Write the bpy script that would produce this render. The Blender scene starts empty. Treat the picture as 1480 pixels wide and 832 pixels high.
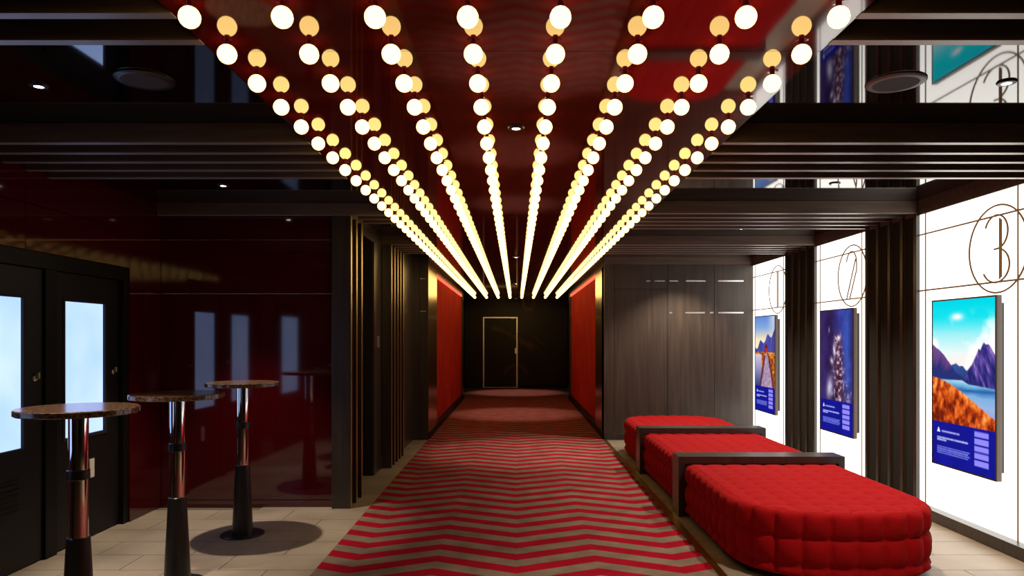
import bpy, bmesh, math, random
import numpy as np
from mathutils import Vector
random.seed(7)
PI = math.pi
SC = bpy.context.scene
COL = SC.collection

# ------------------------------------------------------------------ camera, world, exposure
F, CX, CY = 1030.0, 746.0, 488.0           # focal length and vanishing point in pixels of the 1480 x 832 frame
CAMH = 1.4
cd = bpy.data.cameras.new('camera'); cam = bpy.data.objects.new('camera', cd); COL.objects.link(cam)
cd.sensor_fit = 'HORIZONTAL'; cd.sensor_width = 36.0; cd.lens = F / 1480 * 36
cd.shift_x = -(CX - 740) / 1480; cd.shift_y = (CY - 416) / 1480
cd.clip_start = 0.05; cd.clip_end = 100
cam.location = (0, 0, CAMH); cam.rotation_euler = (PI / 2, 0, 0)
SC.camera = cam
w = bpy.data.worlds.new('world'); SC.world = w; w.use_nodes = True
w.node_tree.nodes['Background'].inputs[0].default_value = (0.9, 0.8, 0.7, 1)
w.node_tree.nodes['Background'].inputs[1].default_value = 0.02
vs = SC.view_settings
vs.view_transform = 'Standard'; vs.look = 'None'; vs.gamma = 1; vs.use_curve_mapping = False
vs.exposure = 0.0

BULB_L = 5.0            # radiance of the marquee bulbs
PANEL_L = 2.6           # radiance of the backlit wall panels
GLASS_L = 0.80          # radiance of the frosted door panes
SCREEN_L = 1.15
SPOT_W = 62.0           # side downlights
MID_W = 100.0            # downlights above the carpet

# ------------------------------------------------------------------ main measures (metres)
ZC = 2.505              # lacquered ceiling
ZB = 2.405              # underside of the ceiling slats
ZRED = 2.405            # underside of the lower red soffit
XRED = 1.068            # its half width
ZBULB = 2.358
XR = 3.25               # backlit right wall
XL = -2.94              # red left wall
YE = 5.90               # red end wall of the table nook
YW = 9.78               # timber wall right
XCOR = 1.205            # half width of the far corridor
YF = 20.0               # far wall
PORT = [1.60, 3.66, 5.74, 7.70]   # first slat of every portal
PITCH = 0.2
S1, S2 = 1.765, 2.21    # heights of the horizontal seams
CL, CR = -1.209, 1.19   # carpet edges

# ------------------------------------------------------------------ material helpers
MATS = {}
def srgb(r, g, b):
    f = lambda c: (c / 255 / 12.92) if c / 255 <= 0.04045 else ((c / 255 + 0.055) / 1.055) ** 2.4
    return (f(r), f(g), f(b), 1)
def principled(name, col, rough=0.5, metal=0.0, ior=1.5, coat=0.0, spec=0.5):
    m = bpy.data.materials.new(name); m.use_nodes = True
    b = m.node_tree.nodes['Principled BSDF']
    b.inputs['Base Color'].default_value = col if len(col) == 4 else (*col, 1)
    b.inputs['Roughness'].default_value = rough; b.inputs['Metallic'].default_value = metal
    b.inputs['IOR'].default_value = ior; b.inputs['Coat Weight'].default_value = coat
    b.inputs['Specular IOR Level'].default_value = spec
    MATS[name] = m
    return m, b, m.node_tree
def noise_col(nt, b, c1, c2, scale, stretch=(1, 1, 1), detail=6, p1=0.35, p2=0.7, bump=0.0, bdist=0.002):
    tc = nt.nodes.new('ShaderNodeTexCoord'); mp = nt.nodes.new('ShaderNodeMapping')
    gx = nt.nodes.new('ShaderNodeNewGeometry')
    nt.links.new(gx.outputs['Position'], mp.inputs[0]); mp.inputs['Scale'].default_value = stretch
    n = nt.nodes.new('ShaderNodeTexNoise'); n.inputs['Scale'].default_value = scale; n.inputs['Detail'].default_value = detail
    nt.links.new(mp.outputs[0], n.inputs['Vector'])
    r = nt.nodes.new('ShaderNodeValToRGB'); nt.links.new(n.outputs['Fac'], r.inputs[0])
    r.color_ramp.elements[0].position = p1; r.color_ramp.elements[1].position = p2
    r.color_ramp.elements[0].color = c1; r.color_ramp.elements[1].color = c2
    nt.links.new(r.outputs[0], b.inputs['Base Color'])
    if bump:
        bp = nt.nodes.new('ShaderNodeBump'); bp.inputs['Strength'].default_value = bump; bp.inputs['Distance'].default_value = bdist
        nt.links.new(n.outputs['Fac'], bp.inputs['Height']); nt.links.new(bp.outputs[0], b.inputs['Normal'])
    return n, r
def emit(name, col, strength):
    m = bpy.data.materials.new(name); m.use_nodes = True; nt = m.node_tree
    nt.nodes.remove(nt.nodes['Principled BSDF'])
    e = nt.nodes.new('ShaderNodeEmission'); e.inputs[0].default_value = (*col[:3], 1); e.inputs[1].default_value = strength
    nt.links.new(e.outputs[0], nt.nodes['Material Output'].inputs[0]); MATS[name] = m
    return m

principled('red_lacquer', (0.048, 0.0013, 0.0026), 0.055, ior=1.7)
m, b, nt = principled('red_ceiling', (0.075, 0.0034, 0.0018), 0.05, ior=1.85)
principled('black_ceiling', (0.004, 0.003, 0.003), 0.035, ior=1.95)
m, b, nt = principled('dark_wood', (0.03, 0.024, 0.02), 0.32, ior=1.6)
noise_col(nt, b, srgb(40, 33, 29), srgb(60, 50, 44), 3.0, (9, 9, 0.6), 8, bump=0.05)
m, b, nt = principled('beam_wood', (0.03, 0.024, 0.02), 0.38)
noise_col(nt, b, srgb(88, 73, 63), srgb(108, 90, 78), 3.0, (0.8, 9, 9), 6)
m, b, nt = principled('wall_wood', (0.06, 0.05, 0.04), 0.4)
noise_col(nt, b, srgb(58, 48, 42), srgb(76, 64, 56), 3.0, (8, 8, 0.5), 9, bump=0.04)
m, b, nt = principled('stone_tile', (0.3, 0.26, 0.22), 0.42)
noise_col(nt, b, srgb(150, 136, 120), srgb(178, 164, 147), 2.2, (1, 1, 1), 8, bump=0.04)
principled('grout', srgb(112, 100, 88), 0.8)
principled('black_metal', (0.010, 0.009, 0.009), 0.32, ior=1.5)
principled('black_paint', (0.004, 0.0034, 0.0034), 0.5, spec=0.2)
principled('door_paint', (0.007, 0.0052, 0.0055), 0.5, spec=0.3)
principled('matte_black', (0.004, 0.004, 0.004), 0.8)
principled('chrome', (0.80, 0.78, 0.76), 0.06, metal=1)
principled('steel', (0.85, 0.85, 0.87), 0.3, metal=1)
principled('brass', (0.50, 0.38, 0.12), 0.35, metal=1)
principled('bronze_gloss', (0.55, 0.42, 0.22), 0.22, metal=1)
principled('lit_edge_metal', (0.42, 0.38, 0.35), 0.4, metal=0.7)
principled('inlay', (0.75, 0.70, 0.66), 0.25, metal=1)
emit('line_brown', (0.22, 0.10, 0.035), 0.8)
principled('white_plastic', srgb(214, 206, 196), 0.45)
principled('speaker_rim', srgb(120, 112, 108), 0.4)
principled('speaker_mesh', srgb(58, 50, 50), 0.7)
principled('bezel', srgb(46, 40, 38), 0.35)
principled('screen_side', srgb(112, 98, 88), 0.45)
m, b, nt = principled('velvet', srgb(178, 12, 16), 0.9, spec=0.15)
b.inputs['Sheen Weight'].default_value = 0.08; b.inputs['Sheen Roughness'].default_value = 0.4
b.inputs['Sheen Tint'].default_value = (1, 0.15, 0.12, 1)
noise_col(nt, b, srgb(152, 4, 12), srgb(166, 6, 15), 90, (1, 1, 1), 3, bump=0.05, bdist=0.001)
m, b, nt = principled('curtain', srgb(170, 24, 12), 0.8)
noise_col(nt, b, srgb(182, 34, 16), srgb(216, 52, 22), 4, (3, 3, 0.4), 4)
m, b, nt = principled('terrazzo', srgb(90, 66, 50), 0.16)
noise_col(nt, b, srgb(60, 42, 33), srgb(120, 92, 72), 90, (1, 1, 1), 3, 0.4, 0.62)
m, b, nt = principled('mural', (0.012, 0.008, 0.006), 0.3, spec=0.25)
a = nt.nodes.new('ShaderNodeAttribute'); a.attribute_name = 'Col'; nt.links.new(a.outputs['Color'], b.inputs['Base Color'])
# bulbs, panes, panels
emit('bulb_glow', (1.0, 0.62, 0.19), BULB_L)
emit('bulb_glow_far', (1.0, 0.62, 0.19), BULB_L)
emit('panel_glow', (1.0, 0.955, 0.88), PANEL_L)
emit('pane_glow', (0.56, 0.80, 1.0), GLASS_L)
emit('lamp_glow', (1.0, 0.86, 0.68), 18.0)
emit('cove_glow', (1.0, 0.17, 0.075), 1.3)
# pane glow with a soft cloudy unevenness of the frosted film
nt = MATS['pane_glow'].node_tree; e = [x for x in nt.nodes if x.type == 'EMISSION'][0]
g = nt.nodes.new('ShaderNodeNewGeometry'); n = nt.nodes.new('ShaderNodeTexNoise'); n.inputs['Scale'].default_value = 2.2
r = nt.nodes.new('ShaderNodeValToRGB'); r.color_ramp.elements[0].color = (0.50, 0.76, 1.45, 1); r.color_ramp.elements[1].color = (0.72, 0.93, 1.6, 1)
r.color_ramp.elements[0].position = 0.3; r.color_ramp.elements[1].position = 0.7
nt.links.new(g.outputs['Position'], n.inputs['Vector']); nt.links.new(n.outputs['Fac'], r.inputs[0]); nt.links.new(r.outputs[0], e.inputs[0])
e.inputs[1].default_value = 1.0
# screens
m = bpy.data.materials.new('screen_print'); m.use_nodes = True; nt = m.node_tree; nt.nodes.remove(nt.nodes['Principled BSDF'])
e = nt.nodes.new('ShaderNodeEmission'); a = nt.nodes.new('ShaderNodeAttribute'); a.attribute_name = 'Col'
e.inputs[1].default_value = SCREEN_L
nt.links.new(a.outputs['Color'], e.inputs[0]); nt.links.new(e.outputs[0], nt.nodes['Material Output'].inputs[0]); MATS['screen_print'] = m
# carpet: woven chevron stripes
m, b, nt = principled('chevron_carpet', (0.3, 0.25, 0.2), 0.95, spec=0.1)
N = nt.nodes.new; L = nt.links.new
def math_node(op, a, bb=None):
    x = N('ShaderNodeMath'); x.operation = op
    for i, v in enumerate((a, bb)):
        if v is None: continue
        if isinstance(v, (int, float)): x.inputs[i].default_value = v
        else: L(v, x.inputs[i])
    return x.outputs[0]
g = N('ShaderNodeNewGeometry'); sp = N('ShaderNodeSeparateXYZ'); L(g.outputs['Position'], sp.inputs[0])
d = math_node('PINGPONG', math_node('ABSOLUTE', sp.outputs[0]), 0.5)
ph = math_node('DIVIDE', math_node('SUBTRACT', math_node('SUBTRACT', sp.outputs[1], math_node('MULTIPLY', d, 0.456)), 4.216), 0.252)
fr = math_node('FRACT', math_node('ADD', ph, 40.0))
red = math_node('LESS_THAN', fr, 0.5)
n1 = N('ShaderNodeTexNoise'); n1.inputs['Scale'].default_value = 5; n1.inputs['Detail'].default_value = 10
L(g.outputs['Position'], n1.inputs['Vector'])
n2 = N('ShaderNodeTexNoise'); n2.inputs['Scale'].default_value = 220; L(g.outputs['Position'], n2.inputs['Vector'])
rg = N('ShaderNodeValToRGB'); L(n1.outputs['Fac'], rg.inputs[0])
rg.color_ramp.elements[0].position = 0.3; rg.color_ramp.elements[1].position = 0.72
rg.color_ramp.elements[0].color = srgb(112, 97, 86); rg.color_ramp.elements[1].color = srgb(142, 124, 110)
rr = N('ShaderNodeValToRGB'); L(n1.outputs['Fac'], rr.inputs[0])
rr.color_ramp.elements[0].position = 0.3; rr.color_ramp.elements[1].position = 0.72
rr.color_ramp.elements[0].color = srgb(144, 5, 30); rr.color_ramp.elements[1].color = srgb(172, 10, 42)
mx = N('ShaderNodeMix'); mx.data_type = 'RGBA'; L(red, mx.inputs[0]); L(rg.outputs[0], mx.inputs[6]); L(rr.outputs[0], mx.inputs[7])
L(mx.outputs[2], b.inputs['Base Color'])
bp = N('ShaderNodeBump'); bp.inputs['Strength'].default_value = 0.25; bp.inputs['Distance'].default_value = 0.003
L(n2.outputs['Fac'], bp.inputs['Height']); L(bp.outputs[0], b.inputs['Normal'])

# ------------------------------------------------------------------ mesh helpers
class MB:
    def __init__(s): s.v = []; s.f = []
    def box(s, x0, x1, y0, y1, z0, z1):
        k = len(s.v)
        s.v += [(x0,y0,z0),(x1,y0,z0),(x1,y1,z0),(x0,y1,z0),(x0,y0,z1),(x1,y0,z1),(x1,y1,z1),(x0,y1,z1)]
        s.f += [tuple(k+i for i in q) for q in ((0,3,2,1),(4,5,6,7),(0,1,5,4),(1,2,6,5),(2,3,7,6),(3,0,4,7))]
        return s
    def lathe(s, prof, n=32, c=(0,0,0), axis='z', cap=True):
        k = len(s.v)
        for (r, z) in prof:
            for i in range(n):
                a = 2*PI*i/n; p = (r*math.cos(a), r*math.sin(a), z)
                if axis == 'x': p = (p[2], p[0], p[1])
                if axis == 'y': p = (p[0], p[2], p[1])
                s.v.append((p[0]+c[0], p[1]+c[1], p[2]+c[2]))
        for j in range(len(prof)-1):
            for i in range(n):
                s.f.append((k+j*n+i, k+j*n+(i+1)%n, k+(j+1)*n+(i+1)%n, k+(j+1)*n+i))
        if cap:
            s.f.append(tuple(k+i for i in range(n))[::-1]); s.f.append(tuple(k+(len(prof)-1)*n+i for i in range(n)))
        return s
    def tube(s, pts, r, n=6, closed=False):
        pts = [Vector(p) for p in pts]; k = len(s.v); m = len(pts)
        for i, p in enumerate(pts):
            if closed: t = pts[(i+1)%m] - pts[i-1]
            else: t = pts[min(i+1,m-1)] - pts[max(i-1,0)]
            t.normalize()
            up = Vector((1,0,0)) if abs(t.x) < 0.9 else Vector((0,0,1))
            u = t.cross(up).normalized(); v = t.cross(u)
            for j in range(n):
                a = 2*PI*j/n; s.v.append(tuple(p + r*(math.cos(a)*u + math.sin(a)*v)))
        for i in range(m if closed else m-1):
            for j in range(n):
                a, b2 = k+i*n, k+((i+1)%m)*n
                s.f.append((a+j, a+(j+1)%n, b2+(j+1)%n, b2+j))
        if not closed:
            s.f.append(tuple(k+j for j in range(n))[::-1]); s.f.append(tuple(k+(m-1)*n+j for j in range(n)))
        return s
    def mesh(s, name, mat, smooth=False, bevel=0):
        me = bpy.data.meshes.new(name); me.from_pydata(s.v, [], s.f)
        bm = bmesh.new(); bm.from_mesh(me)
        bmesh.ops.recalc_face_normals(bm, faces=bm.faces)
        if bevel:
            bmesh.ops.bevel(bm, geom=list(bm.edges), offset=bevel, segments=2, affect='EDGES', profile=0.5)
        bm.to_mesh(me); bm.free()
        me.materials.append(MATS[mat])
        if smooth:
            me.polygons.foreach_set('use_smooth', [True]*len(me.polygons))
            me.set_sharp_from_angle(angle=math.radians(38))
        return me
def obj(name, me, parent=None, loc=None, rot=None):
    o = bpy.data.objects.new(name, me); COL.objects.link(o)
    if parent is not None: o.parent = parent
    if loc is not None: o.location = loc
    if rot is not None: o.rotation_euler = rot
    return o
def build(name, mb, mat, parent=None, smooth=False, bevel=0, loc=None, rot=None):
    return obj(name, mb.mesh(name, mat, smooth, bevel), parent, loc, rot)
def bx(name, mat, parent, x0, x1, y0, y1, z0, z1, bevel=0):
    """one box whose origin is at its own middle (parents at the world origin keep child coordinates absolute)"""
    c = ((x0+x1)/2, (y0+y1)/2, (z0+z1)/2)
    off = Vector(c) - (parent.location if parent is not None and parent.parent is None else Vector((0,0,0)))
    mb = MB().box(x0-c[0], x1-c[0], y0-c[1], y1-c[1], z0-c[2], z1-c[2])
    return build(name, mb, mat, parent, bevel=bevel, loc=off)
def tag(o, label=None, cat=None, group=None, kind=None):
    if label: o['label'] = label
    if cat: o['category'] = cat
    if group: o['group'] = group
    if kind: o['kind'] = kind
    return o
def thing(name, label, cat, loc=(0,0,0), group=None):
    o = bpy.data.objects.new(name, None); COL.objects.link(o); o.location = loc; o.empty_display_size = 0.1
    return tag(o, label, cat, group)
def struct(name, label, cat='wall', loc=(0,0,0)):
    o = bpy.data.objects.new(name, None); COL.objects.link(o); o.location = loc
    return tag(o, label, cat, kind='structure')
def struct_box(name, mat, label, cat, *a, bevel=0):
    return tag(bx(name, mat, None, *a, bevel=bevel), label, cat, kind='structure')
def spot(name, loc, energy, angle, blend, col=(1, 0.83, 0.64), radius=0.02, target=None):
    ld = bpy.data.lights.new(name, 'SPOT'); ld.energy = energy; ld.spot_size = math.radians(angle); ld.spot_blend = blend
    ld.color = col; ld.shadow_soft_size = radius
    o = bpy.data.objects.new(name, ld); COL.objects.link(o); o.location = loc
    if target is not None: o.rotation_euler = (Vector(target) - Vector(loc)).to_track_quat('-Z', 'Y').to_euler()
    return o

# ================================================================== SETTING
# ---- floor: screed with every stone tile on it
floor = tag(bx('floor', 'grout', None, -3.6, 3.6, -2.0, 20.4, -0.30, -0.006), 'stone tiled lobby floor either side of the striped carpet', 'floor', kind='structure')
fo = Vector(floor.location)
tile_cache = {}
def tile(x0, x1, y0, y1):
    g_ = 0.0025
    key = (round(x1-x0, 3), round(y1-y0, 3))
    if key not in tile_cache:
        hx, hy = (x1-x0)/2-g_, (y1-y0)/2-g_
        tile_cache[key] = MB().box(-hx, hx, -hy, hy, -0.010, 0.0).mesh('tile', 'stone_tile')
    o = obj('tile', tile_cache[key], floor)
    o.location = Vector(((x0+x1)/2, (y0+y1)/2, random.uniform(-0.0006, 0))) - fo
ys = [4.9 + 0.3*k for k in range(-9, 17)]
for i, y in enumerate(ys):
    y1 = min(y+0.3, YW)
    if y1 - y < 0.05: continue
    xs = [CL, -1.5, -2.1, -2.7, XL-0.14] if i % 2 == 0 else [CL, -1.8, -2.4, XL-0.14]
    if y >= YE - 0.2: xs = [CL, -1.5, -2.1]
    for a_, b_ in zip(xs[1:], xs[:-1]): tile(a_, b_, y, y1)
    xs = [1.24, 1.5, 2.1, 2.7, XR] if i % 2 == 0 else [1.24, 1.8, 2.4, XR]
    for a_, b_ in zip(xs[:-1], xs[1:]): tile(a_, b_, y, y1)
struct_box('floor_carpet', 'chevron_carpet', 'red and taupe chevron striped carpet running down the hall', 'carpet', CL, CR, 0.6, YF, -0.006, 0.006)
struct_box('trim_1', 'brass', 'brass edging strip between striped carpet and stone tiles by the bench', 'trim', CR, 1.24, 0.6, YW, -0.006, 0.007)

# ---- ceiling: red lacquer down the middle, black lacquer at the sides
ceiling = struct('ceiling', 'glossy lacquered ceiling, red in the middle and black at the sides', 'ceiling')
yy = [-1.62, 0.44, 2.5, 4.56, 6.62, 8.68, 10.74, 12.8, 14.86, 16.92, 18.98, YF+0.05]
for a_, b_ in zip(yy[:-1], yy[1:]):
    bx('ceiling_panel', 'red_ceiling', ceiling, -XRED, XRED, a_+0.0015, b_-0.0015, ZRED, ZC+0.03)
for s in (-1, 1):
    x0, x1 = (-3.4, -XRED) if s < 0 else (XRED, 3.5)
    bx('ceiling_panel', 'black_ceiling', ceiling, x0, x1, -1.62, YW+0.2, ZC, ZC+0.03)
    x0, x1 = (-1.6, -XRED) if s < 0 else (XRED, 1.6)
    bx('ceiling_panel', 'black_ceiling', ceiling, x0, x1, YW+0.2, YF+0.05, ZC, ZC+0.03)

# ---- left wall: red lacquer panels with a recess for the two doors
wl = struct('wall_left', 'glossy dark red lacquer panel wall around the two black doors', 'wall')
DY0, DY1, DZ = 3.55, 5.42, 1.93           # door recess
bx('wall_core', 'black_paint', wl, XL-0.30, XL-0.13, -1.6, YE, -0.006, ZC)
g_ = 0.0025
def lp(y0, y1, z0, z1): bx('panel', 'red_lacquer', wl, XL-0.13, XL, y0+g_, y1-g_, z0+g_, z1-g_)
cols = [5.35, 4.27, 3.19, 2.11, 1.03, -0.05, -1.13]
lp(5.42, YE, 0.0, S1); lp(5.42, YE, S1, S2); lp(5.35, YE, S2, ZC)
for b_, a_ in zip(cols[:-1], cols[1:]):
    lp(a_, b_, S2, ZC)
    if b_ > DY0:
        lp(max(a_, 2.9), b_ if b_ < 5.3 else 5.42, DZ, S2)
    else:
        lp(a_, b_, S1, S2); lp(a_, b_, 0.0, S1)
lp(3.19, DY0, 0.0, DZ)
# ---- end wall of the nook
we = struct('wall_end', 'glossy red lacquer wall behind the bar tables', 'wall')
bx('wall_core', 'black_paint', we, XL-0.1, -1.49, YE+0.06, YE+0.2, -0.006, ZC)
for z0, z1 in ((0.06, S1), (S1, S2), (S2, ZB)):
    bx('panel', 'red_lacquer', we, XL+0.002, -1.49, YE, YE+0.06, z0+g_, z1-g_)
for z in (S1, S2):
    bx('metal_inlay', 'inlay', we, XL+0.002, -1.49, YE-0.0008, YE+0.01, z-0.0022, z+0.0022)
bx('baseboard', 'red_lacquer', we, XL+0.002, -1.49, YE-0.003, YE+0.06, 0.0, 0.057)
# ---- back wall behind the camera closes the room
struct_box('wall_back', 'dark_wood', 'dark timber wall behind the viewer', 'wall', -3.3, 3.6, -1.75, -1.6, 0.0, ZC)
# ---- right wall core (the backlit panels stand on it)
wr = struct('wall_right', 'dark wall carrying the backlit white panels', 'wall')
bx('wall_core', 'matte_black', wr, XR+0.03, XR+0.2, -1.6, YW+0.2, -0.006, ZC)
struct_box('trim_3', 'beam_wood', 'dark fascia above the backlit white panels', 'trim', XR-0.015, XR+0.03, -1.6, YW, 2.385, ZC)
struct_box('baseboard_right', 'dark_wood', 'dark baseboard under the backlit white panels', 'baseboard', XR-0.085, XR+0.03, -1.6, YW, 0.0, 0.085, bevel=0.004)
struct_box('wall_near_right', 'dark_wood', 'dark timber wall beside the viewer', 'wall', XR-0.02, XR+0.029, -1.6, 1.55, 0.085, 2.385)

# ---- timber wall at the right, with its flush door
ww = struct('wall_timber', 'dark timber clad wall with a flush door behind the red bench', 'wall')
bx('wall_core', 'matte_black', ww, XCOR, XR+0.03, YW+0.03, YW+0.25, 0.0, ZC)
def wp(name, x0, x1, z0, z1): return bx(name, 'wall_wood', ww, x0+g_, x1-g_, YW, YW+0.03, z0+g_, z1-g_)
wp('panel', XCOR, 1.348, 0.085, ZB)
wp('panel', 1.348, 2.08, 2.065, ZB); wp('panel', 2.08, 2.72, 0.085, ZB); wp('panel', 2.72, XR, 0.085, ZB)
bx('header', 'beam_wood', ww, XCOR, XR, YW-0.012, YW+0.03, ZB, ZC)
for (x0, x1, z) in ((1.78, 1.84, 2.18), (1.90, 2.04, 2.18), (2.10, 2.22, 2.18), (2.33, 2.60, 2.18), (2.77, 3.12, 2.18),
                    (2.10, 2.14, 1.745), (2.32, 2.59, 1.745), (2.66, 2.71, 1.745), (2.77, 3.12, 1.745)):
    bx('metal_inlay', 'inlay', ww, x0, x1, YW-0.003, YW+0.01, z-0.009, z+0.009)  # inlay broken into dashes to imitate the reflections along it
bx('baseboard', 'dark_wood', ww, XCOR, XR-0.1, YW-0.012, YW+0.03, 0.0, 0.085, bevel=0.003)
d4 = bx('door_4', 'wall_wood', None, 1.348+g_, 2.08-g_, YW+0.002, YW+0.03, 0.088, 2.062)
tag(d4, 'flush dark timber door set in the timber clad wall', 'door', kind='structure')

# ---- far corridor
for s, side in ((-1, 'left'), (1, 'right')):
    wc = struct('wall_corridor_' + side, 'dark corridor wall around the %s red curtain' % side, 'wall')
    xi, xo = s*XCOR, s*(XCOR+0.30)
    def cb(name, mat, xa, xb, *r, **kw): return bx(name, mat, wc, min(xa, xb), max(xa, xb), *r, **kw)
    cb('gloss_panel', 'bronze_gloss', xi, s*(XCOR+0.05), YW+0.03, 10.83, 0.10, 2.385)
    cb('baseboard', 'black_paint', s*(XCOR-0.012), s*(XCOR+0.05), YW+0.03, 16.3, 0.0, 0.10)
    cb('backing', 'matte_black', s*(XCOR+0.10), s*(XCOR+0.16), 10.83, 16.1, 0.10, ZC)
    cb('fascia', 'dark_wood', s*(XCOR-0.004), s*(XCOR+0.05), YW+0.03, 16.3, 2.385, ZC)
    cb('end_post', 'dark_wood', xi, s*(XCOR+0.26), 16.1, 16.3, 0.10, 2.385)
    cb('far_panel', 'black_paint', s*(XCOR+0.23), s*(XCOR+0.30), 16.3, YF, 0.0, ZC)
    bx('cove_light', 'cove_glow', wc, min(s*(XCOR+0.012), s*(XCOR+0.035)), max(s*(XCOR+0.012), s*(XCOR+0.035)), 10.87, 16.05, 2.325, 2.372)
wf = struct('wall_far', 'dark glossy wall with faint brown mural at the end of the hall', 'wall')
DX0, DX1, DTOP = -0.93, 0.04, 1.985
def smooth(a, b2, x): t_ = np.clip((x-a)/(b2-a), 0, 1); return t_*t_*(3-2*t_)
def mural(x0, x1, z0, z1, y, parent, name):
    """a thick board whose face carries a dark print"""
    nx, nz = max(2, int((x1-x0)/0.02)), max(2, int((z1-z0)/0.02))
    X, Z = np.meshgrid(np.linspace(x0, x1, nx+1), np.linspace(z0, z1, nz+1))
    col = np.zeros(X.shape+(3,)); col[:] = (0.021, 0.0105, 0.0085)
    def add(mask, c): 
        col[:] = col*(1-np.clip(mask, 0, 1)[..., None]) + np.array(c)*np.clip(mask, 0, 1)[..., None]
    wob = 0.5+0.5*np.sin(X*23+np.sin(Z*31)*1.7)*np.sin(Z*27+X*9)
    t_ = (X+0.80)/1.25; zc = 1.70-0.47*t_+0.06*np.sin(t_*5)
    add(np.exp(-((Z-zc)/(0.05+0.05*t_))**2)*smooth(0, 0.15, t_)*smooth(1.06, 0.98, t_)*(0.6+0.4*wob)*0.8, (0.20, 0.085, 0.060))
    r_ = np.hypot((X-0.0), (Z-0.36)*1.1); add(np.exp(-((r_-0.30)/0.05)**2)*smooth(0.30, 0.42, Z)*0.6, (0.14, 0.055, 0.034))
    add(np.exp(-(r_/0.26)**4)*0.25*wob, (0.12, 0.05, 0.03))
    r2 = np.hypot((X-0.34)/0.85, Z-2.36); add(np.exp(-((r2-0.17)/0.05)**2)*0.8, (0.36, 0.18, 0.13))
    sp_ = (np.sin(X*67+Z*41)*np.sin(Z*83-X*29) > 0.72)
    add(sp_*np.exp(-((X-0.62)/0.22)**2-((Z-1.25)/0.33)**2)*0.9, (0.26, 0.15, 0.05))
    add(sp_*np.exp(-((X-1.0)/0.3)**2-((Z-0.5)/0.25)**2)*0.8, (0.18, 0.09, 0.05))
    add(sp_*np.exp(-((X+0.75)/0.25)**2-((Z-0.4)/0.25)**2)*0.7, (0.16, 0.08, 0.045))
    V = [(float(x), y, float(z)) for x, z in zip(X.ravel(), Z.ravel())]; n_ = nx+1
    Fc = [(j*n_+i, j*n_+i+1, (j+1)*n_+i+1, (j+1)*n_+i) for j in range(nz) for i in range(nx)]
    k = len(V); V += [(x0, y+0.1, z0), (x1, y+0.1, z0), (x1, y+0.1, z1), (x0, y+0.1, z1)]; Fc.append((k+3, k+2, k+1, k))
    me = bpy.data.meshes.new(name); me.from_pydata(V, [], Fc)
    ca = me.color_attributes.new('Col', 'FLOAT_COLOR', 'POINT'); rgba = np.ones((len(V), 4), dtype=np.float32); rgba[:k, :3] = col.reshape(-1, 3); rgba[k:, :3] = 0.005
    ca.data.foreach_set('color', rgba.ravel()); me.materials.append(MATS['mural']); return obj(name, me, parent)
mural(-1.5, DX0, 0.0, ZC, YF, wf, 'mural_panel'); mural(DX1, 1.5, 0.0, ZC, YF, wf, 'mural_panel'); mural(DX0, DX1, DTOP, ZC, YF, wf, 'mural_panel')
bx('baseboard', 'black_paint', wf, -1.5, DX0-0.01, YF-0.02, YF, 0.0, 0.07); bx('baseboard', 'black_paint', wf, DX1+0.01, 1.5, YF-0.02, YF, 0.0, 0.07)
bx('step_block', 'black_metal', wf, -1.36, -1.22, YF-0.03, YF, 0.075, 0.12)
d3 = struct('door_3', 'dark glass door in a thin bright metal frame at the hall end', 'door')
mural(DX0+0.03, DX1-0.03, 0.02, DTOP-0.03, YF+0.01, d3, 'door_leaf')
bx('frame_post', 'steel', d3, DX0, DX0+0.034, YF-0.02, YF+0.06, 0.0, DTOP); bx('frame_post', 'steel', d3, DX1-0.034, DX1, YF-0.02, YF+0.06, 0.0, DTOP)
bx('frame_head', 'steel', d3, DX0+0.034, DX1-0.034, YF-0.02, YF+0.06, DTOP-0.034, DTOP)
bx('threshold', 'steel', d3, DX0+0.034, DX1-0.034, YF-0.02, YF+0.06, 0.0, 0.02)
bx('door_closer', 'white_plastic', d3, -0.14, -0.04, YF-0.05, YF-0.021, DTOP-0.07, DTOP-0.042)
bx('door_handle', 'steel', d3, -0.035, 0.005, YF-0.06, YF-0.02, 0.96, 1.12)

# ---- left corridor flank: two portals of upright slats, a dark doorway, timber end
wfl = struct('wall_flank', 'dark timber flank wall with a doorway beside the carpet', 'wall')
bx('wall_core', 'matte_black', wfl, -2.1, -1.95, YE+0.2, YW+0.2, 0.0, ZC)
bx('panel', 'dark_wood', wfl, -2.0, -1.445, 7.25, 7.66, 0.0, ZC)
bx('panel', 'dark_wood', wfl, -1.95, -1.415, 8.45, YW-0.01, 0.0, ZC)
bx('reveal', 'matte_black', wfl, -1.95, -1.462, 7.235, 7.25, 0.0, 2.37)
bx('lintel', 'dark_wood', wfl, -1.95, -1.445, 6.24, 7.25, 2.37, ZC)
bx('door_leaf', 'matte_black', wfl, -1.95, -1.90, 6.2, 7.24, 0.0, 2.37)
bx('end_panel', 'dark_wood', wfl, -1.60, -1.325, YW-0.01, YW+0.03, 0.0, ZC)
bx('end_panel', 'dark_wood', wfl, -1.32, -1.205, YW-0.01, YW+0.03, 0.0, ZC)
bx('light_switch', 'steel', wfl, -1.445, -1.438, 7.42, 7.50, 1.30, 1.42)
for z in (S1, S2):
    bx('metal_inlay', 'inlay', wfl, -1.318, -1.24, YW-0.013, YW-0.009, z-0.006, z+0.006)

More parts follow.
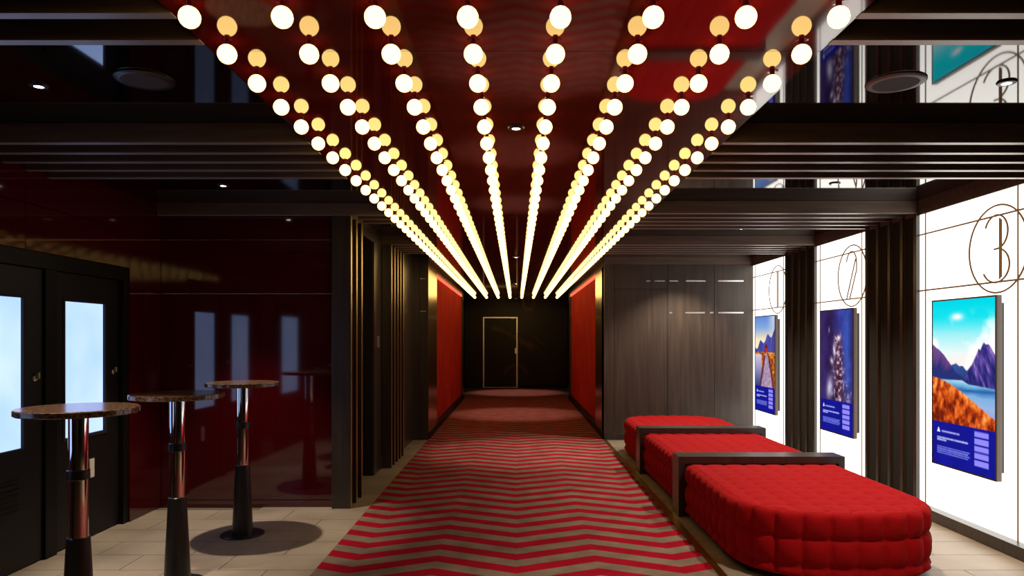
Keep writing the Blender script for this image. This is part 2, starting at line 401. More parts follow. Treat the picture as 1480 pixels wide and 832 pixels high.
# ---- left doors
tf = struct('trim_2', 'black metal frame around the two lit doors in the red wall', 'door frame')
XD = XL - 0.05
bx('head', 'black_paint', tf, XL-0.13, XL-0.012, DY0, DY1, 1.835, DZ)
bx('post', 'black_paint', tf, XL-0.13, XL-0.012, 5.355, DY1, 0.0, 1.835)
bx('post', 'black_paint', tf, XL-0.13, XL-0.03, 4.50, 4.61, 0.0, 1.835)
bx('post', 'black_paint', tf, XL-0.13, XL-0.012, DY0, 3.70, 0.0, 1.835)
def left_door(name, y0, y1, label, grille):
    dr = struct(name, label, 'door')
    gy0, gy1, gz0, gz1 = y0+0.085, y1-0.155, 0.71, 1.665
    if name == 'door_2': gy0, gy1 = 3.80, 4.34
    for (a0, a1, b0, b1, nm) in ((y0, gy0, 0.01, 1.83, 'stile'), (gy1, y1, 0.01, 1.83, 'stile'), (gy0, gy1, 0.01, gz0, 'bottom_rail'), (gy0, gy1, gz1, 1.83, 'top_rail')):
        bx(nm, 'door_paint', dr, XD-0.05, XD, a0, a1, b0, b1)
    t = 0.022
    mb = MB()
    for q in ((gy0, gy1, gz0, gz0+t), (gy0, gy1, gz1-t, gz1), (gy0, gy0+t, gz0+t, gz1-t), (gy1-t, gy1, gz0+t, gz1-t)):
        mb.box(XD-0.02, XD+0.006, *q)
    build('glazing_bead', mb, 'matte_black', dr)
    p = bx('glass_pane', 'pane_glow', dr, XD-0.03, XD-0.012, gy0, gy1, gz0, gz1)
    tag(p, 'frosted glass pane glowing pale blue')
    ly = y1 - 0.075
    lk = build('lock', MB().lathe([(0.019, -0.001), (0.019, 0.008), (0.015, 0.012)], 20, axis='x'), 'steel', dr, True, loc=(XD, ly, 1.15))
    build('thumb_turn', MB().box(0.012, 0.034, -0.006, 0.006, -0.004, 0.034), 'brass', lk, bevel=0.002)
    if grille:
        gr = bx('vent_plate', 'matte_black', dr, XD-0.001, XD+0.006, 3.98, 4.28, 0.34, 0.55)
        for k in range(6): bx('louvre', 'black_paint', gr, -0.0005, 0.006, -0.14, 0.14, -0.085+k*0.032, -0.070+k*0.032)
    else:
        bx('white_mark', 'white_plastic', dr, XD, XD+0.008, 4.985, 5.04, 0.42, 0.55)  # small pale upright oblong low on the door
    return dr
left_door('door_1', 4.612, 5.353, 'black door with glowing frosted pane nearest the red corner', False)
left_door('door_2', 3.702, 4.498, 'black door with glowing frosted pane at the left edge', True)

tag(bx('door_5', 'door_paint', None, XL, XL+0.03, 2.2, 3.08, 0.01, 1.83), 'black door with frosted pane outside the left edge', 'door', kind='structure')
bx('glass_pane', 'pane_glow', bpy.data.objects['door_5'], XL+0.025, XL+0.033, 2.33, 2.94, 0.71, 1.665)

# ================================================================== CEILING SLATS AND COLUMNS
bay = ['nearest the viewer', 'second from the viewer', 'third from the viewer', 'farthest from the viewer']
def slat_group(side, k, x0, x1, count, y0):
    t = thing('ceiling_beam', 'dark slatted timber beam across the %s black ceiling, %s' % (side, bay[k]), 'beam', (x0, y0, ZB), 'slatted ceiling beams')
    me = MB().box(0, x1-x0, 0, 0.042, 0, ZC-ZB).mesh('slat', 'beam_wood', bevel=0.003)
    em = MB().box(0.0, x1-x0, 0.001, 0.041, -0.003, 0.0).mesh('lit_edge_strip', 'lit_edge_metal')  # paler strip stands in for slat undersides catching the light
    for i in range(count): obj('lit_edge_strip', em, obj('slat', me, t, (0, i*PITCH, 0)))
    return t
for k, y in enumerate(PORT):
    slat_group('right', k, XRED, XR-0.016 if y < 8 else XR-0.016, 5, y)
for k, y in enumerate(PORT[:2]): slat_group('left', k, XL, -XRED, 5, y)
t = slat_group('left', 2, XL, -XRED, 1, PORT[2]+0.09)
me = MB().box(0.0, 1.336-XRED, 0, 0.042, 0, ZC-ZB).mesh('slat', 'beam_wood', bevel=0.003)
em = MB().box(0.0, 1.336-XRED, 0.001, 0.041, -0.003, 0.0).mesh('lit_edge_strip', 'lit_edge_metal')
for i in range(1, 3): obj('lit_edge_strip', em, obj('slat', me, t, (-1.336-XL, i*PITCH, 0)))
slat_group('left', 3, -1.45, -XRED, 5, PORT[3]-0.03)

def column(name, label, x_wall, s, y0, depth, count, first_w, back=True, thick=0.042):
    """upright slats standing off a wall; s = direction into the room"""
    t = thing(name, label, 'column', (x_wall, y0, 0), 'slatted timber columns')
    a, b2 = sorted((0, s*depth))
    me = MB().box(a, b2, 0, thick, 0, ZB-0.001).mesh('slat', 'dark_wood', bevel=0.003)
    for i in range(count):
        if i == 0 and first_w:
            a1, b1 = sorted((-s*first_w, s*depth))
            obj('slat', MB().box(a1, b1, 0, thick, 0, ZB-0.001).mesh('slat', 'dark_wood', bevel=0.003), t)
        else: obj('slat', me, t, (0, i*PITCH, 0))
    em = MB().box(*sorted((s*depth, s*(depth+0.003))), 0.001, thick-0.001, 0, ZB-0.006).mesh('lit_edge_strip', 'brass')  # brass tone stands in for slat edges lit gold by the bulbs
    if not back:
        for sl_ in list(t.children): obj('lit_edge_strip', em, sl_)
    if back:
        a, b2 = sorted((-s*0.03, s*0.012))
        obj('backing', MB().box(a, b2, thick+0.002, (count-1)*PITCH-0.002, 0, ZB-0.001).mesh('backing', 'matte_black'), t)
        bm_ = MB().box(*sorted((s*0.012, s*0.016)), -0.008, 0.0, 0, ZB-0.001).mesh('brass_strip', 'brass')
        for i in range(1, count): obj('brass_strip', bm_, t, (0, i*PITCH, 0))
    return t
column('slatted_column', 'dark slatted column nearest the viewer, before the panel numbered three', XR, -1, PORT[1], 0.03, 5, 0)
column('slatted_column', 'dark slatted column between the panels numbered two and three', XR, -1, PORT[2], 0.03, 5, 0)
column('slatted_column', 'dark slatted column between the panels numbered one and two', XR, -1, PORT[3], 0.03, 5, 0)
column('slatted_column', 'dark slatted column where red lacquer wall meets the carpet', -1.452, 1, PORT[2]+0.1, 0.096, 3, 0.06, False)
column('slatted_column', 'dark slatted column beyond the doorway left of the carpet', -1.44, 1, PORT[3]-0.05, 0.10, 5, 0.0, False)

# ================================================================== BACKLIT PANELS WITH NUMERALS
def arc(cy, cz, ry, rz, a0, a1, n=24):
    return [(cy + ry*math.cos(math.radians(a0+(a1-a0)*i/n)), cz + rz*math.sin(math.radians(a0+(a1-a0)*i/n))) for i in range(n+1)]
def light_panel(num, y0, y1):
    t = thing('lightbox_panel', {3: 'backlit white wall panel with circled numeral three, nearest the viewer', 2: 'backlit white wall panel with circled numeral two, between two slatted columns', 1: 'backlit white wall panel with circled numeral one, next to the timber wall'}[num], 'lightbox', (XR, y0, 0.085), 'backlit white wall panels')
    z0, z1 = 0.085, 2.385
    obj('diffuser', MB().box(0, 0.028, 0, y1-y0, 0, z1-z0).mesh('diffuser', 'panel_glow'), t)
    def ln(name, pts, r=0.0066, closed=False):      # pts: (distance from the near edge, height above floor)
        mb = MB().tube([(-0.003, p[0], p[1]-z0) for p in pts], r, 6, closed)
        return build(name, mb, 'line_brown', t)
    Wd = y1 - y0
    ln('seam_line', [(0, S2+0.015), (Wd, S2+0.015)]); ln('seam_line', [(0, S1+0.012), (Wd, S1+0.012)])
    ln('seam_line', [(0.105, z0), (0.105, z1)], 0.0055); ln('seam_line', [(Wd-0.085, z0), (Wd-0.085, z1)], 0.0055)
    c, cz = 0.305, 2.0
    ln('circle_line', arc(c, cz, 0.295, 0.295, 0, 360, 64)[:-1], closed=True)
    # numerals: local w grows to the reader's right = towards smaller y
    def num_line(pts): ln('numeral_line', [(c - p[0], cz + p[1]) for p in pts])
    if num == 1:
        num_line([(-0.018, 0.22), (-0.018, -0.22)]); num_line([(0.018, 0.22), (0.018, -0.22)])
    elif num == 2:
        num_line(arc(-0.01, 0.11, 0.105, 0.125, 165, 0, 20) + [(0.095, 0.05), (-0.045, -0.222)])
        num_line([(0.075, 0.155), (-0.11, -0.222)])
    else:
        num_line(arc(-0.01, 0.115, 0.115, 0.115, 160, -75, 28) + [(-0.03, 0.0)])
        num_line([(0.03, 0.002)] + arc(-0.015, -0.11, 0.135, 0.115, 70, -155, 28))
        num_line([(0.026, 0.205), (0.026, -0.205)]); num_line([(0.040, 0.195), (0.040, -0.195)])
    return t
PAN = {3: (PORT[1]+4*PITCH+0.045, PORT[2]-0.004), 2: (PORT[2]+4*PITCH+0.045, PORT[3]-0.004), 1: (PORT[3]+4*PITCH+0.045, YW-0.013)}
for num in (3, 2, 1): light_panel(num, *PAN[num])

# ================================================================== SCREENS
def lin(c):
    c = np.clip(c, 0, 1); return np.where(c <= 0.04045, c/12.92, ((c+0.055)/1.055)**2.4)
def vnoise(u, v, seed, oct=4):
    rs = np.random.RandomState(seed); out = np.zeros_like(u); amp = 1; tot = 0
    for o in range(oct):
        n = 2**o; gsz = 64; grid = rs.rand(gsz, gsz)
        x, y = (u*n) % (gsz-1), (v*n) % (gsz-1); xi, yi = np.minimum(x.astype(int), gsz-2), np.minimum(y.astype(int), gsz-2); fx, fy = x-xi, y-yi
        fx = fx*fx*(3-2*fx); fy = fy*fy*(3-2*fy)
        a = grid[yi, xi]*(1-fx)+grid[yi, xi+1]*fx; b2 = grid[yi+1, xi]*(1-fx)+grid[yi+1, xi+1]*fx
        out += amp*(a*(1-fy)+b2*fy); tot += amp; amp *= 0.55
    return out/tot
def C(r, g, b2): return np.array([r, g, b2])/255.0
def mixc(img, mask, col):
    m_ = np.clip(mask, 0, 1)[..., None]; return img*(1-m_) + col*m_
def sstep(a, b2, x): t_ = np.clip((x-a)/(b2-a), 0, 1); return t_*t_*(3-2*t_)
def ramp(v, stops):
    out = np.zeros(v.shape+(3,))
    for k in range(3): out[..., k] = np.interp(v, [s_[0] for s_ in stops], [s_[1][k] for s_ in stops])
    return out
def paint(num, u, v):
    """u from the reader's left, v from the top, both 0..1"""
    n1 = vnoise(u*5, v*9, 3+num); n2 = vnoise(u*22, v*40, 11+num); n3 = vnoise(u*14+v*9, v*8, 23+num)
    if num == 3:
        img = ramp(v, [(0, C(0, 206, 222)), (0.10, C(20, 214, 226)), (0.2, C(150, 228, 234)), (0.32, C(226, 238, 236)), (0.42, C(250, 226, 214)), (0.6, C(240, 210, 205))])
        img = mixc(img, sstep(0.40, 0.62, vnoise(u*3+1, v*7, 5))*sstep(0.03, 0.20, v), C(244, 246, 244))
        img = mixc(img, np.exp(-((u-0.42)/0.10)**2-((v-0.10)/0.022)**2)*1.1, C(240, 240, 244))
        img = mixc(img, 0.5*sstep(0.45, 0.7, vnoise(u*4+3, v*10, 6))*sstep(0.25, 0.36, v), C(250, 214, 206))
        far_ = np.interp(u, [0, 0.25, 0.33, 0.4, 0.46, 0.52, 0.57, 0.66, 1], [0.4, 0.38, 0.388, 0.378, 0.392, 0.39, 0.416, 0.38, 0.36])+0.012*(n2-0.5)
        img = mixc(img, sstep(-0.003, 0.003, v-far_), C(48, 74, 140)*(0.75+0.5*n3[..., None]))
        lft = np.interp(u, [0, 0.07, 0.12, 0.19, 0.29, 0.4, 0.5, 0.6], [0.268, 0.288, 0.30, 0.325, 0.375, 0.43, 0.455, 0.48])+0.014*(n2-0.5)
        img = mixc(img, sstep(-0.003, 0.003, v-lft), ramp(v+0.12*(n3-0.5), [(0.27, C(112, 78, 138)), (0.36, C(92, 60, 124)), (0.42, C(40, 46, 108)), (0.5, C(34, 48, 116))]))
        rgt = np.interp(u, [0.55, 0.58, 0.65, 0.70, 0.745, 0.76, 0.78, 0.82, 0.84, 0.865, 0.90, 0.93, 0.95, 1.0], [0.52, 0.43, 0.382, 0.342, 0.30, 0.283, 0.296, 0.258, 0.250, 0.262, 0.258, 0.272, 0.285, 0.325])+0.010*(n2-0.5)
        str_ = vnoise(u*26-v*16, v*10, 77)
        img = mixc(img, sstep(-0.003, 0.003, v-rgt)*(u > 0.55), ramp(str_+0.25*(0.38-v), [(0.2, C(22, 26, 84)), (0.45, C(48, 44, 116)), (0.6, C(88, 66, 148)), (0.78, C(150, 118, 190))]))
        shore = np.interp(u, [0, 0.3, 0.5, 0.6, 1.0], [0.48, 0.478, 0.474, 0.494, 0.508])
        img = mixc(img, sstep(-0.003, 0.003, v-shore), ramp(v+0.03*(vnoise(u*3, v*26, 9)-0.5), [(0.47, C(196, 224, 232)), (0.5, C(120, 180, 212)), (0.53, C(36, 92, 160)), (0.56, C(120, 168, 214)), (0.62, C(150, 172, 216)), (0.72, C(140, 150, 196))]))
        hl = np.interp(u, [0, 0.15, 0.27, 0.38, 0.52, 0.667, 0.8, 1.0], [0.464, 0.480, 0.498, 0.516, 0.548, 0.588, 0.626, 0.678])+0.012*(n2-0.5)
        img = mixc(img, sstep(-0.003, 0.003, v-hl), ramp(vnoise(u*18+v*10, v*20-u*6, 31)+0.9*(hl+0.05-v), [(0.22, C(104, 28, 12)), (0.45, C(184, 66, 20)), (0.6, C(222, 108, 36)), (0.8, C(250, 168, 90))]))
    elif num == 2:
        img = ramp(u, [(0, C(54, 40, 104)), (0.3, C(44, 26, 70)), (0.6, C(56, 56, 140)), (0.85, C(52, 74, 158)), (1, C(40, 36, 96))])*(0.75+0.5*n1[..., None])
        body = np.exp(-((u-0.56-0.1*(v-0.3))/(0.10+0.22*np.clip(v-0.15, 0, 1)))**2)*sstep(0.14, 0.24, v)
        img = mixc(img, body*0.9, ramp(n2, [(0.25, C(46, 22, 30)), (0.5, C(96, 56, 66)), (0.68, C(190, 150, 160)), (0.8, C(240, 230, 240))]))
        img = mixc(img, np.exp(-((u-0.58)/0.05)**2-((v-0.225)/0.02)**2), C(250, 240, 246))
        img = mixc(img, np.exp(-((u-0.44-0.25*(v-0.3))/0.035)**2-((v-0.33)/0.05)**2), C(226, 214, 232))
        img = mixc(img, 0.9*np.exp(-((u-0.36-0.4*(v-0.4))/0.05)**2-((v-0.415)/0.025)**2), C(230, 200, 205))
        img = mixc(img, 0.9*np.exp(-((u-0.30+0.25*(v-0.62))/0.09)**2-((v-0.64)/0.085)**2), C(206, 204, 226))
        img = mixc(img, 0.7*np.exp(-((u-0.28)/0.02)**2-((v-0.16)/0.025)**2), C(170, 180, 224))
        img = mixc(img, 0.6*sstep(0.55, 0.78, n2)*sstep(0.5, 0.7, v)*(u > 0.3), C(196, 160, 190))
        img = mixc(img, 0.55*np.exp(-((u-0.45)/0.09)**2)*sstep(0.62, 0.76, v), C(30, 24, 44))
    else:
        img = ramp(v, [(0, C(90, 130, 204)), (0.12, C(130, 160, 210)), (0.24, C(236, 216, 180)), (0.36, C(250, 226, 196))])
        img = mixc(img, sstep(0.55, 1.0, u)*sstep(0.3, 0.0, v)*0.6, C(244, 236, 226))
        mtn = sstep(-0.004, 0.004, v-(0.33-0.17*u+0.03*np.sin(u*17)+0.02*(n2-0.5)))
        img = mixc(img, mtn, np.array([0.27, 0.27, 0.58])[None, None]*(0.7+0.6*n3[..., None]))
        fld = sstep(-0.004, 0.004, v-0.375)
        img = mixc(img, fld, ramp(n2, [(0.3, C(110, 50, 20)), (0.55, C(200, 110, 30)), (0.75, C(240, 170, 60))]))
        img = mixc(img, sstep(-0.004, 0.004, v-0.40)*sstep(0.38, 0.30, u), ramp(v, [(0.4, C(206, 190, 206)), (0.55, C(150, 140, 180)), (0.75, C(40, 60, 110))]))
        hw = 0.045+(v-0.40)*0.72
        road = sstep(0.01, -0.01, np.abs(u-0.60)-hw)*(v > 0.395)
        img = mixc(img, road, ramp(n2, [(0.2, C(134, 108, 140)), (0.8, C(190, 164, 190))]))
        rail = sstep(0.03, 0.0, np.abs(np.abs(u-0.60)-hw-0.05)-0.03)*(v > 0.41)
        img = mixc(img, rail*0.85, C(92, 40, 66))
        img = mixc(img, np.exp(-((u-0.58)/0.07)**4-((v-0.345)/0.03)**4)*1.2, C(176, 40, 34))
        img = mixc(img, np.exp(-((u-0.58)/0.05)**4-((v-0.315)/0.018)**4), C(90, 20, 30))
    # footer with five buttons and blurred lines of print
    foot = (v > 0.740)
    img = mixc(img, foot*1.0, C(20, 22, 138)*(0.9+0.2*n1[..., None]))
    for k in range(5):
        z0 = 0.760+k*0.041
        img = mixc(img, sstep(0.004, 0, np.maximum(z0-v, v-z0-0.027))*sstep(0.01, 0, np.maximum(0.70-u, u-0.90)), C(140, 132, 240))
    def bar(u0, u1, v0, h, col, s_):
        m_ = sstep(0.004, 0, np.abs(v-v0)-h)*((u > u0) & (u < u1))*(0.55+0.6*vnoise(u*70, v*3+s_, 50+s_))
        return mixc(img, m_, col)
    img = bar(0.16, 0.46, 0.796, 0.003, C(196, 200, 246), 1)
    img = bar(0.08, 0.60, 0.838, 0.003, C(206, 208, 248), 2); img = bar(0.08, 0.24, 0.850, 0.003, C(206, 208, 248), 3)
    for k in range(4): img = bar(0.08, 0.62 - 0.02*(k % 2), 0.893+k*0.0125, 0.002, C(120, 128, 224), 4+k)
    ic = (np.abs(u-0.105) < (v-0.778)*0.9+0.004) & (v > 0.778) & (v < 0.806)
    return mixc(img, ic*1.0, C(226, 226, 250))
def screen(num, yc, label):
    W_, H_, NU, NV = 0.73, 1.234, 110, 186
    xf, zb = XR-0.08, 0.45
    t = thing('display_screen', label, 'screen', (XR, yc, zb), 'upright wall screens')
    us, vs_ = np.linspace(0, 1, NU+1), np.linspace(0, 1, NV+1)
    u, v = np.meshgrid(us, vs_); col = lin(paint(num, u, v))
    verts = [(-0.0815, W_/2-0.012-(W_-0.024)*a, H_-0.012-(H_-0.024)*b2) for b2 in vs_ for a in us]
    faces = [(j*(NU+1)+i, (j+1)*(NU+1)+i, (j+1)*(NU+1)+i+1, j*(NU+1)+i+1) for j in range(NV) for i in range(NU)]
    me = bpy.data.meshes.new('picture'); me.from_pydata(verts, [], faces)
    ca = me.color_attributes.new('Col', 'FLOAT_COLOR', 'POINT')
    rgba = np.ones((len(verts), 4), dtype=np.float32); rgba[:, :3] = col.reshape(-1, 3); ca.data.foreach_set('color', rgba.ravel())
    me.materials.append(MATS['screen_print']); obj('picture', me, t)
    obj('housing', MB().box(-0.08, -0.045, -W_/2, W_/2, 0, H_).mesh('housing', 'screen_side', bevel=0.003), t)
    mb = MB(); b0 = 0.012
    for q in ((-W_/2, W_/2, 0, b0), (-W_/2, W_/2, H_-b0, H_), (-W_/2, -W_/2+b0, b0, H_-b0), (W_/2-b0, W_/2, b0, H_-b0)): mb.box(-0.084, -0.0802, *q)
    build('bezel', mb, 'bezel', t)
    obj('wall_mount', MB().box(-0.045, -0.008, -W_/2+0.03, W_/2-0.03, 0.05, H_-0.05).mesh('wall_mount', 'bezel', bevel=0.004), t)
screen(3, 5.065, 'large wall screen showing mountain lake and orange hillside under turquoise sky')
screen(2, 7.06, 'wall screen showing a purple and blue fantasy scene, middle of the three')
screen(1, 9.085, 'far wall screen showing a road to a red hut below blue hills')

# ================================================================== RED TUFTED BENCH
BX0, BX1, BH, BZ0, BR = 1.315, 2.525, 0.415, 0.045, 0.045
CELL, ROWH = 0.15, 0.158
def dip(u, v):
    du, dv = u-round(u), v-round(v); return math.exp(-(du*du+dv*dv)/0.012)
def pil(u, v):
    su, sv = abs(math.sin(PI*u)), abs(math.sin(PI*v))
    return (su**0.55)*(sv**0.55)
def cushion(yd, y_end, y_s, both=False):
    """yd: flat end at a divider; the outline runs straight to y_s and rounds off to y_end. both: flat at both ends"""
    xc, a = (BX0+BX1)/2, (BX1-BX0)/2
    sgn = 1 if y_end > yd else -1
    L_ = abs(y_s-yd); SUB = 12
    if both:
        m_ = max(1, round(L_/CELL))*SUB
        half = [(a, L_*i/m_) for i in range(m_+1)]         # (half width, distance from the divider)
    else:
        b_ = abs(y_end-y_s); e_ = 2/2.5
        dense = [(a, L_*i/200) for i in range(201)]
        for i in range(1, 1201):
            th = PI/2*i/1200; dense.append((a*max(math.cos(th), 0)**e_, L_+b_*math.sin(th)**e_))
        cum = [0.0]
        for p0, p1 in zip(dense[:-1], dense[1:]): cum.append(cum[-1]+math.hypot(p1[0]-p0[0], p1[1]-p0[1]))
        m_ = round(2*cum[-1]/CELL)*SUB//2
        tt = np.linspace(0, cum[-1], m_+1)
        half = list(zip(np.interp(tt, cum, [p[0] for p in dense]).tolist(), np.interp(tt, cum, [p[1] for p in dense]).tolist()))
        half[-1] = (0.0, half[-1][1])
    # outline: left side outwards, then right side back
    left = [(xc-h, d_) for h, d_ in half]
    if both: out = left + [(xc+h, d_) for h, d_ in half[::-1]]
    else: out = left + [(xc+h, d_) for h, d_ in half[:-1][::-1]]
    N_ = len(out); NL = len(half)
    # normals and running length
    nor, sl = [], [0.0]
    for i in range(N_):
        p0, p1 = out[max(i-1, 0)], out[min(i+1, N_-1)]
        if both and i in (NL-1,): p1 = out[i]
        if both and i == NL: p0 = out[i]
        tx, ty = p1[0]-p0[0], p1[1]-p0[1]; l = math.hypot(tx, ty) or 1
        nor.append((-ty/l, tx/l))
        if i: sl.append(sl[-1]+math.hypot(out[i][0]-out[i-1][0], out[i][1]-out[i-1][1]))
    if both:
        for i in range(NL, N_): sl[i] -= sl[NL]-sl[NL-1]
    tot = sl[-1]; ncell = round(tot/CELL); uc = ncell/tot
    V, Fc = [], []
    prof = [(BZ0 + (BH-BR-BZ0)*i/24, 0.0, 0) for i in range(25)] + [(BH-BR+BR*math.sin(PI/2*i/6), BR*(1-math.cos(PI/2*i/6)), PI/2*i/6) for i in range(1, 7)]
    def top_d(x, d_):
        uu, vv_ = (x-BX0)/(BX1-BX0)*8, d_/CELL
        return 0.010*pil(uu, vv_) - 0.007 - 0.011*dip(uu, vv_)
    def place(x, d_, z): return (x, yd+sgn*d_, z)
    for i in range(N_):
        for (z, ins, ang) in prof:
            vv = max((BH+0.004-z)/ROWH, 0.0)
            ds = 0.030*pil(sl[i]*uc, vv) - 0.020 - 0.010*dip(sl[i]*uc, vv)
            if z <= BZ0+0.001: ds = -0.012
            wt = ang/(PI/2); 
            x = out[i][0]+nor[i][0]*(-ins + ds*(1-wt)); d_ = out[i][1]+nor[i][1]*(-ins+ds*(1-wt))
            V.append(place(x, d_, z + (top_d(out[i][0], out[i][1])*wt if wt else 0)))
    P = len(prof)
    for i in range(N_-1):
        if both and i == NL-1: continue
        for j in range(P-1): Fc.append((i*P+j, (i+1)*P+j, (i+1)*P+j+1, i*P+j+1))
    # top: slices between mirrored outline points
    K = 96; base = len(V)
    for i in range(NL):
        li = i; ri = (N_-1-i)
        pl, pr = V[li*P+P-1], V[ri*P+P-1]
        for k in range(K+1):
            t_ = k/K; x = pl[0]+(pr[0]-pl[0])*t_; y = pl[1]+(pr[1]-pl[1])*t_
            z = BH+top_d(x, abs(y-yd)) if 0 < k < K else (pl, pr)[k == K][2]
            V.append((x, y, z))
    for i in range(NL-1):
        for k in range(K):
            q = base+i*(K+1)+k; Fc.append((q, q+1, q+K+2, q+K+1))
    me = bpy.data.meshes.new('cushion'); me.from_pydata(V, [], Fc)
    bm = bmesh.new(); bm.from_mesh(me); bmesh.ops.remove_doubles(bm, verts=bm.verts, dist=0.0008)
    bmesh.ops.recalc_face_normals(bm, faces=bm.faces); bm.to_mesh(me); bm.free()
    me.materials.append(MATS['velvet']); me.polygons.foreach_set('use_smooth', [True]*len(me.polygons))
    return me
D2, D1, DT = 5.57, 7.33, 0.215
bench = thing('tufted_bench', 'long red button-tufted bench with two dark timber dividers beside the carpet', 'bench')
for nm, me in (('cushion', cushion(D2+0.004, 3.98, 4.55)), ('cushion', cushion(D2+DT-0.004, D1+0.004, D1+0.004, True)), ('cushion', cushion(D1+DT-0.004, 9.1, 8.55))):
    obj(nm, me, bench)
for y in (D2, D1):
    mb = MB()
    mb.box(1.27, 1.318, y, y+DT, 0.0, 0.472); mb.box(2.522, 2.57, y, y+DT, 0.0, 0.472); mb.box(1.318, 2.522, y, y+DT, 0.418, 0.472); mb.box(1.318, 2.522, y+0.02, y+DT-0.02, 0.0, 0.418)
    o = build('divider', mb, 'dark_wood', bench)
mb = MB()
for (y0, y1) in ((4.30, D2), (D2+DT, D1), (D1+DT, 8.85)): mb.box(1.40, 2.44, y0, y1, 0.0, 0.06)
mb.box(1.62, 2.22, 4.12, 4.30, 0.0, 0.06); mb.box(1.62, 2.22, 8.85, 8.98, 0.0, 0.06)
build('plinth', mb, 'matte_black', bench)

# ================================================================== BAR TABLES
def bar_table(loc, label, first=None):
    t = thing('bar_table', label, 'table', loc, 'round bar tables')
    if first is not None:
        for ch in first.children:
            c = ch.copy(); COL.objects.link(c); c.parent = t
        return t
    R = 0.25
    build('table_top', MB().lathe([(R-0.004, 1.056), (R, 1.060), (R, 1.081), (R-0.004, 1.085)], 72), 'terrazzo', t, True)
    build('mounting_plate', MB().lathe([(0.09, 1.046), (0.09, 1.0555)], 32), 'black_metal', t, True)
    build('upper_tube', MB().lathe([(0.0405, 0.80), (0.0415, 1.046)], 40), 'chrome', t, True)
    build('collar', MB().lathe([(0.043, 0.757), (0.047, 0.760), (0.047, 0.800), (0.043, 0.803)], 40), 'black_metal', t, True)
    build('lower_tube', MB().lathe([(0.041, 0.495), (0.041, 0.757)], 40), 'chrome', t, True)
    build('cone', MB().lathe([(0.072, 0.010), (0.070, 0.05), (0.062, 0.22), (0.0485, 0.492), (0.044, 0.497)], 40), 'black_metal', t, True)
    build('base_disc', MB().lathe([(0.15, 0.0), (0.15, 0.006), (0.146, 0.010)], 64), 'black_metal', t, True)
    return t
tA = bar_table((-1.99, 3.24, 0), 'round chrome-stemmed bar table nearest the viewer, before the lit doors')
bar_table((-1.93, 4.06, 0), 'middle one of the three round chrome-stemmed bar tables', tA)
bar_table((-1.95, 5.08, 0), 'round chrome-stemmed bar table nearest the red end wall', tA)

# ================================================================== CURTAINS
for s, side in ((-1, 'left'), (1, 'right')):
    V, Fc = [], []; n = 420; Y0, Y1 = 10.85, 16.08
    rs = random.Random(5+s); ph0 = 0
    xs_ = []
    for i in range(n+1):
        ph0 += (0.85+0.3*math.sin(i*0.11+s)+0.2*rs.random())*2*PI*(Y1-Y0)/n/0.17
        xs_.append(0.026*math.sin(ph0))
    zs = [0.115, 0.5, 1.2, 1.9, 2.33]
    for layer in (0, 1):
        for i in range(n+1):
            for z in zs: V.append((s*(XCOR+0.055+0.008*layer)+xs_[i]*(1.0-0.25*(z/2.4)), Y0+(Y1-Y0)*i/n, z))
    m_ = len(zs)
    for layer in (0, 1):
        o_ = layer*(n+1)*m_
        for i in range(n):
            for j in range(m_-1): Fc.append((o_+i*m_+j, o_+(i+1)*m_+j, o_+(i+1)*m_+j+1, o_+i*m_+j+1))
    me = bpy.data.meshes.new('wall_curtain'); me.from_pydata(V, [], Fc); me.materials.append(MATS['curtain'])
    me.polygons.foreach_set('use_smooth', [True]*len(me.polygons))
    tag(obj('wall_curtain', me), 'pleated red wall curtain on the %s side of the far corridor' % side, 'curtain', 'red wall curtains')

# ================================================================== CEILING FITTINGS
def downlight(x, y, label, watts, angle, target=None, z=ZC, col=(1, 0.83, 0.64)):
    t = thing('downlight', label, 'downlight', (x, y, z), 'recessed downlights')
    obj('rim', MB().lathe([(0.020, -0.008), (0.036, -0.007), (0.040, 0.0)], 32, cap=False).mesh('rim', 'black_metal', True), t)
    obj('lens', MB().lathe([(0.020, -0.0065), (0.001, -0.0065)], 24, cap=False).mesh('lens', 'lamp_glow'), t)
    s_ = spot('downlight_lamp', (x, y, z-0.02), watts, angle, 0.6, col, 0.022, target)
    s_.parent = t; s_.matrix_parent_inverse.identity(); s_.location = (0, 0, -0.02)
    return t
for (x, y, lab) in ((-2.09, 3.12, 'small bright downlight in the black ceiling above the nearest bar table'),
                    (-2.12, 5.16, 'small bright downlight in the black ceiling above the farthest bar table'),
                    (2.12, 3.08, 'small bright downlight at the right edge of the black ceiling'),
                    (2.28, 5.10, 'small bright downlight in the right black ceiling above the bench front'),
                    (2.28, 7.20, 'small bright downlight in the right black ceiling above the bench middle'),
                    (2.20, 9.15, 'small bright downlight in the right black ceiling before the timber wall')):
    downlight(x, y, lab, SPOT_W*(2.7 if x < 0 else 2.5), 66 if x < 0 else 112, (x, y, 0))
for (y, wts, lab) in ((3.405, 0.5, 'recessed downlight amid the bulb rows nearest the viewer'), (8.85, 1.0, 'recessed downlight amid the far bulb rows'),
                 (13.2, 1.0, 'recessed downlight far down the bulb rows above the curtains'), (18.3, 1.0, 'recessed downlight before the dark end wall')):
    downlight(0.0, y, lab, MID_W*wts, 62, (0, y-0.1, 0), ZRED)
def speaker(x, y, label, rim='speaker_rim'):
    t = thing('ceiling_speaker', label, 'speaker', (x, y, ZC), 'round ceiling speakers')
    obj('rim', MB().lathe([(0.092, -0.010), (0.112, -0.010), (0.121, -0.004), (0.121, 0.0)], 48, cap=False).mesh('rim', rim, True), t)
    obj('grille', MB().lathe([(0.094, -0.009), (0.05, -0.0085), (0.001, -0.0085)], 48, cap=False).mesh('grille', 'speaker_mesh', True), t)
speaker(1.64, 3.08, 'round ceiling speaker above the red bench')
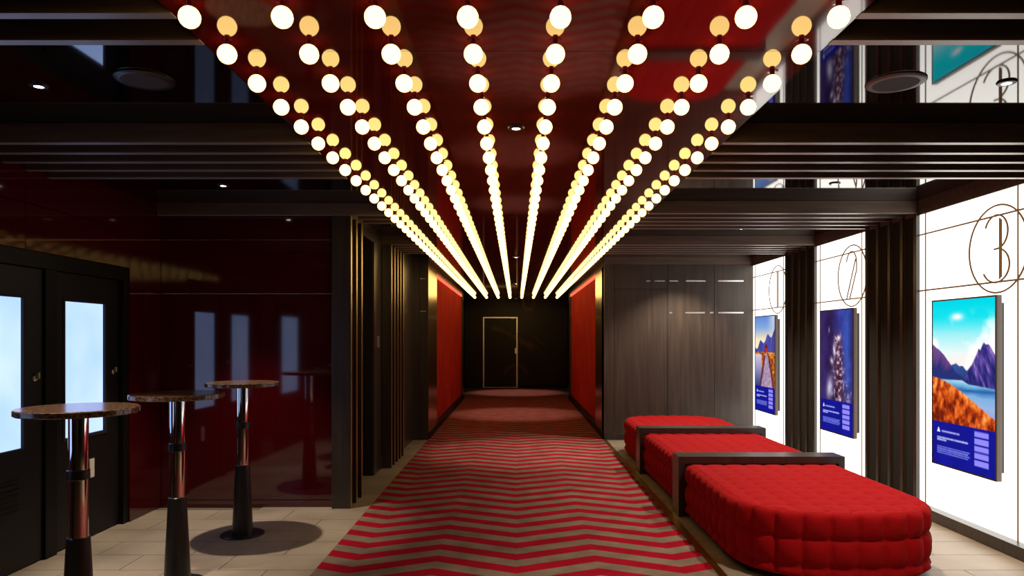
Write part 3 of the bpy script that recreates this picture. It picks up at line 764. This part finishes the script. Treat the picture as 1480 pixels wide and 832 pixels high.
speaker(-1.59, 3.05, 'round dark ceiling speaker above the bar tables', 'black_metal')

# ---- marquee bulbs: the 296 nearest are things of their own, the far ones one object
ORD = ['', 'first', 'second', 'third', 'fourth', 'fifth', 'sixth', 'seventh', 'eighth', 'ninth', 'tenth', 'eleventh', 'twelfth', 'thirteenth', 'fourteenth', 'fifteenth', 'sixteenth', 'seventeenth', 'eighteenth', 'nineteenth']
def ordinal(n):
    if n < 20: return ORD[n]
    tens = {20: 'twent', 30: 'thirt'}[n//10*10]
    return tens+'ieth' if n % 10 == 0 else tens+'y-'+ORD[n % 10]
ROW = ['leftmost row', 'second row from the left', 'third row from the left', 'fourth row from the left', 'fourth row from the right', 'third row from the right', 'second row from the right', 'rightmost row']
BRAD = 0.0322
gl = []
for i in range(11):
    th = PI*i/10; gl.append((max(BRAD*math.sin(th), 0.0004), -BRAD*math.cos(th)))
globe_mb = MB().lathe(gl, 18)
globe = globe_mb.mesh('globe', 'bulb_glow'); globe.polygons.foreach_set('use_smooth', [True]*len(globe.polygons))
sock = MB().lathe([(0.009, 0.028), (0.009, 0.0455), (0.022, 0.0458), (0.022, 0.0467)], 16).mesh('socket', 'red_lacquer', True)
BP, BY0, NROW, NIND = 0.2773, 2.131, 54, 37
far = MB()
for i in range(NROW):
    for j in range(8):
        x, y = (j-3.5)*BP-0.006, BY0+i*BP
        if i < NIND:
            t = thing('marquee_bulb', 'lit round bulb, %s from the viewer in the %s' % (ordinal(i+1), ROW[j]), 'light bulb', (x, y, ZBULB), 'marquee bulbs on the red ceiling')
            obj('globe', globe, t); obj('socket', sock, t)
        else:
            far.lathe(gl, 10, (x, y, ZBULB)); far.lathe([(0.0115, 0.028), (0.0115, 0.0467)], 6, (x, y, ZBULB))
near = MB()  # unseen rows, added to light the slat faces and near carpet
for i in range(-7, 0):
    for j in range(8):
        near.lathe(gl, 10, ((j-3.5)*BP-0.006, BY0+i*BP, ZBULB)); near.lathe([(0.0115, 0.028), (0.0115, 0.0467)], 6, ((j-3.5)*BP-0.006, BY0+i*BP, ZBULB))
me = near.mesh('added_overhead_bulbs', 'bulb_glow_far'); me.polygons.foreach_set('use_smooth', [True]*len(me.polygons))
tag(obj('added_overhead_bulbs', me), 'unseen marquee bulb rows added above the viewer for light', 'light bulbs', kind='stuff')
me = far.mesh('far_marquee_bulbs', 'bulb_glow_far'); me.polygons.foreach_set('use_smooth', [True]*len(me.polygons))
tag(obj('far_marquee_bulbs', me), 'far ends of the marquee bulb rows above the corridor', 'light bulbs', kind='stuff')
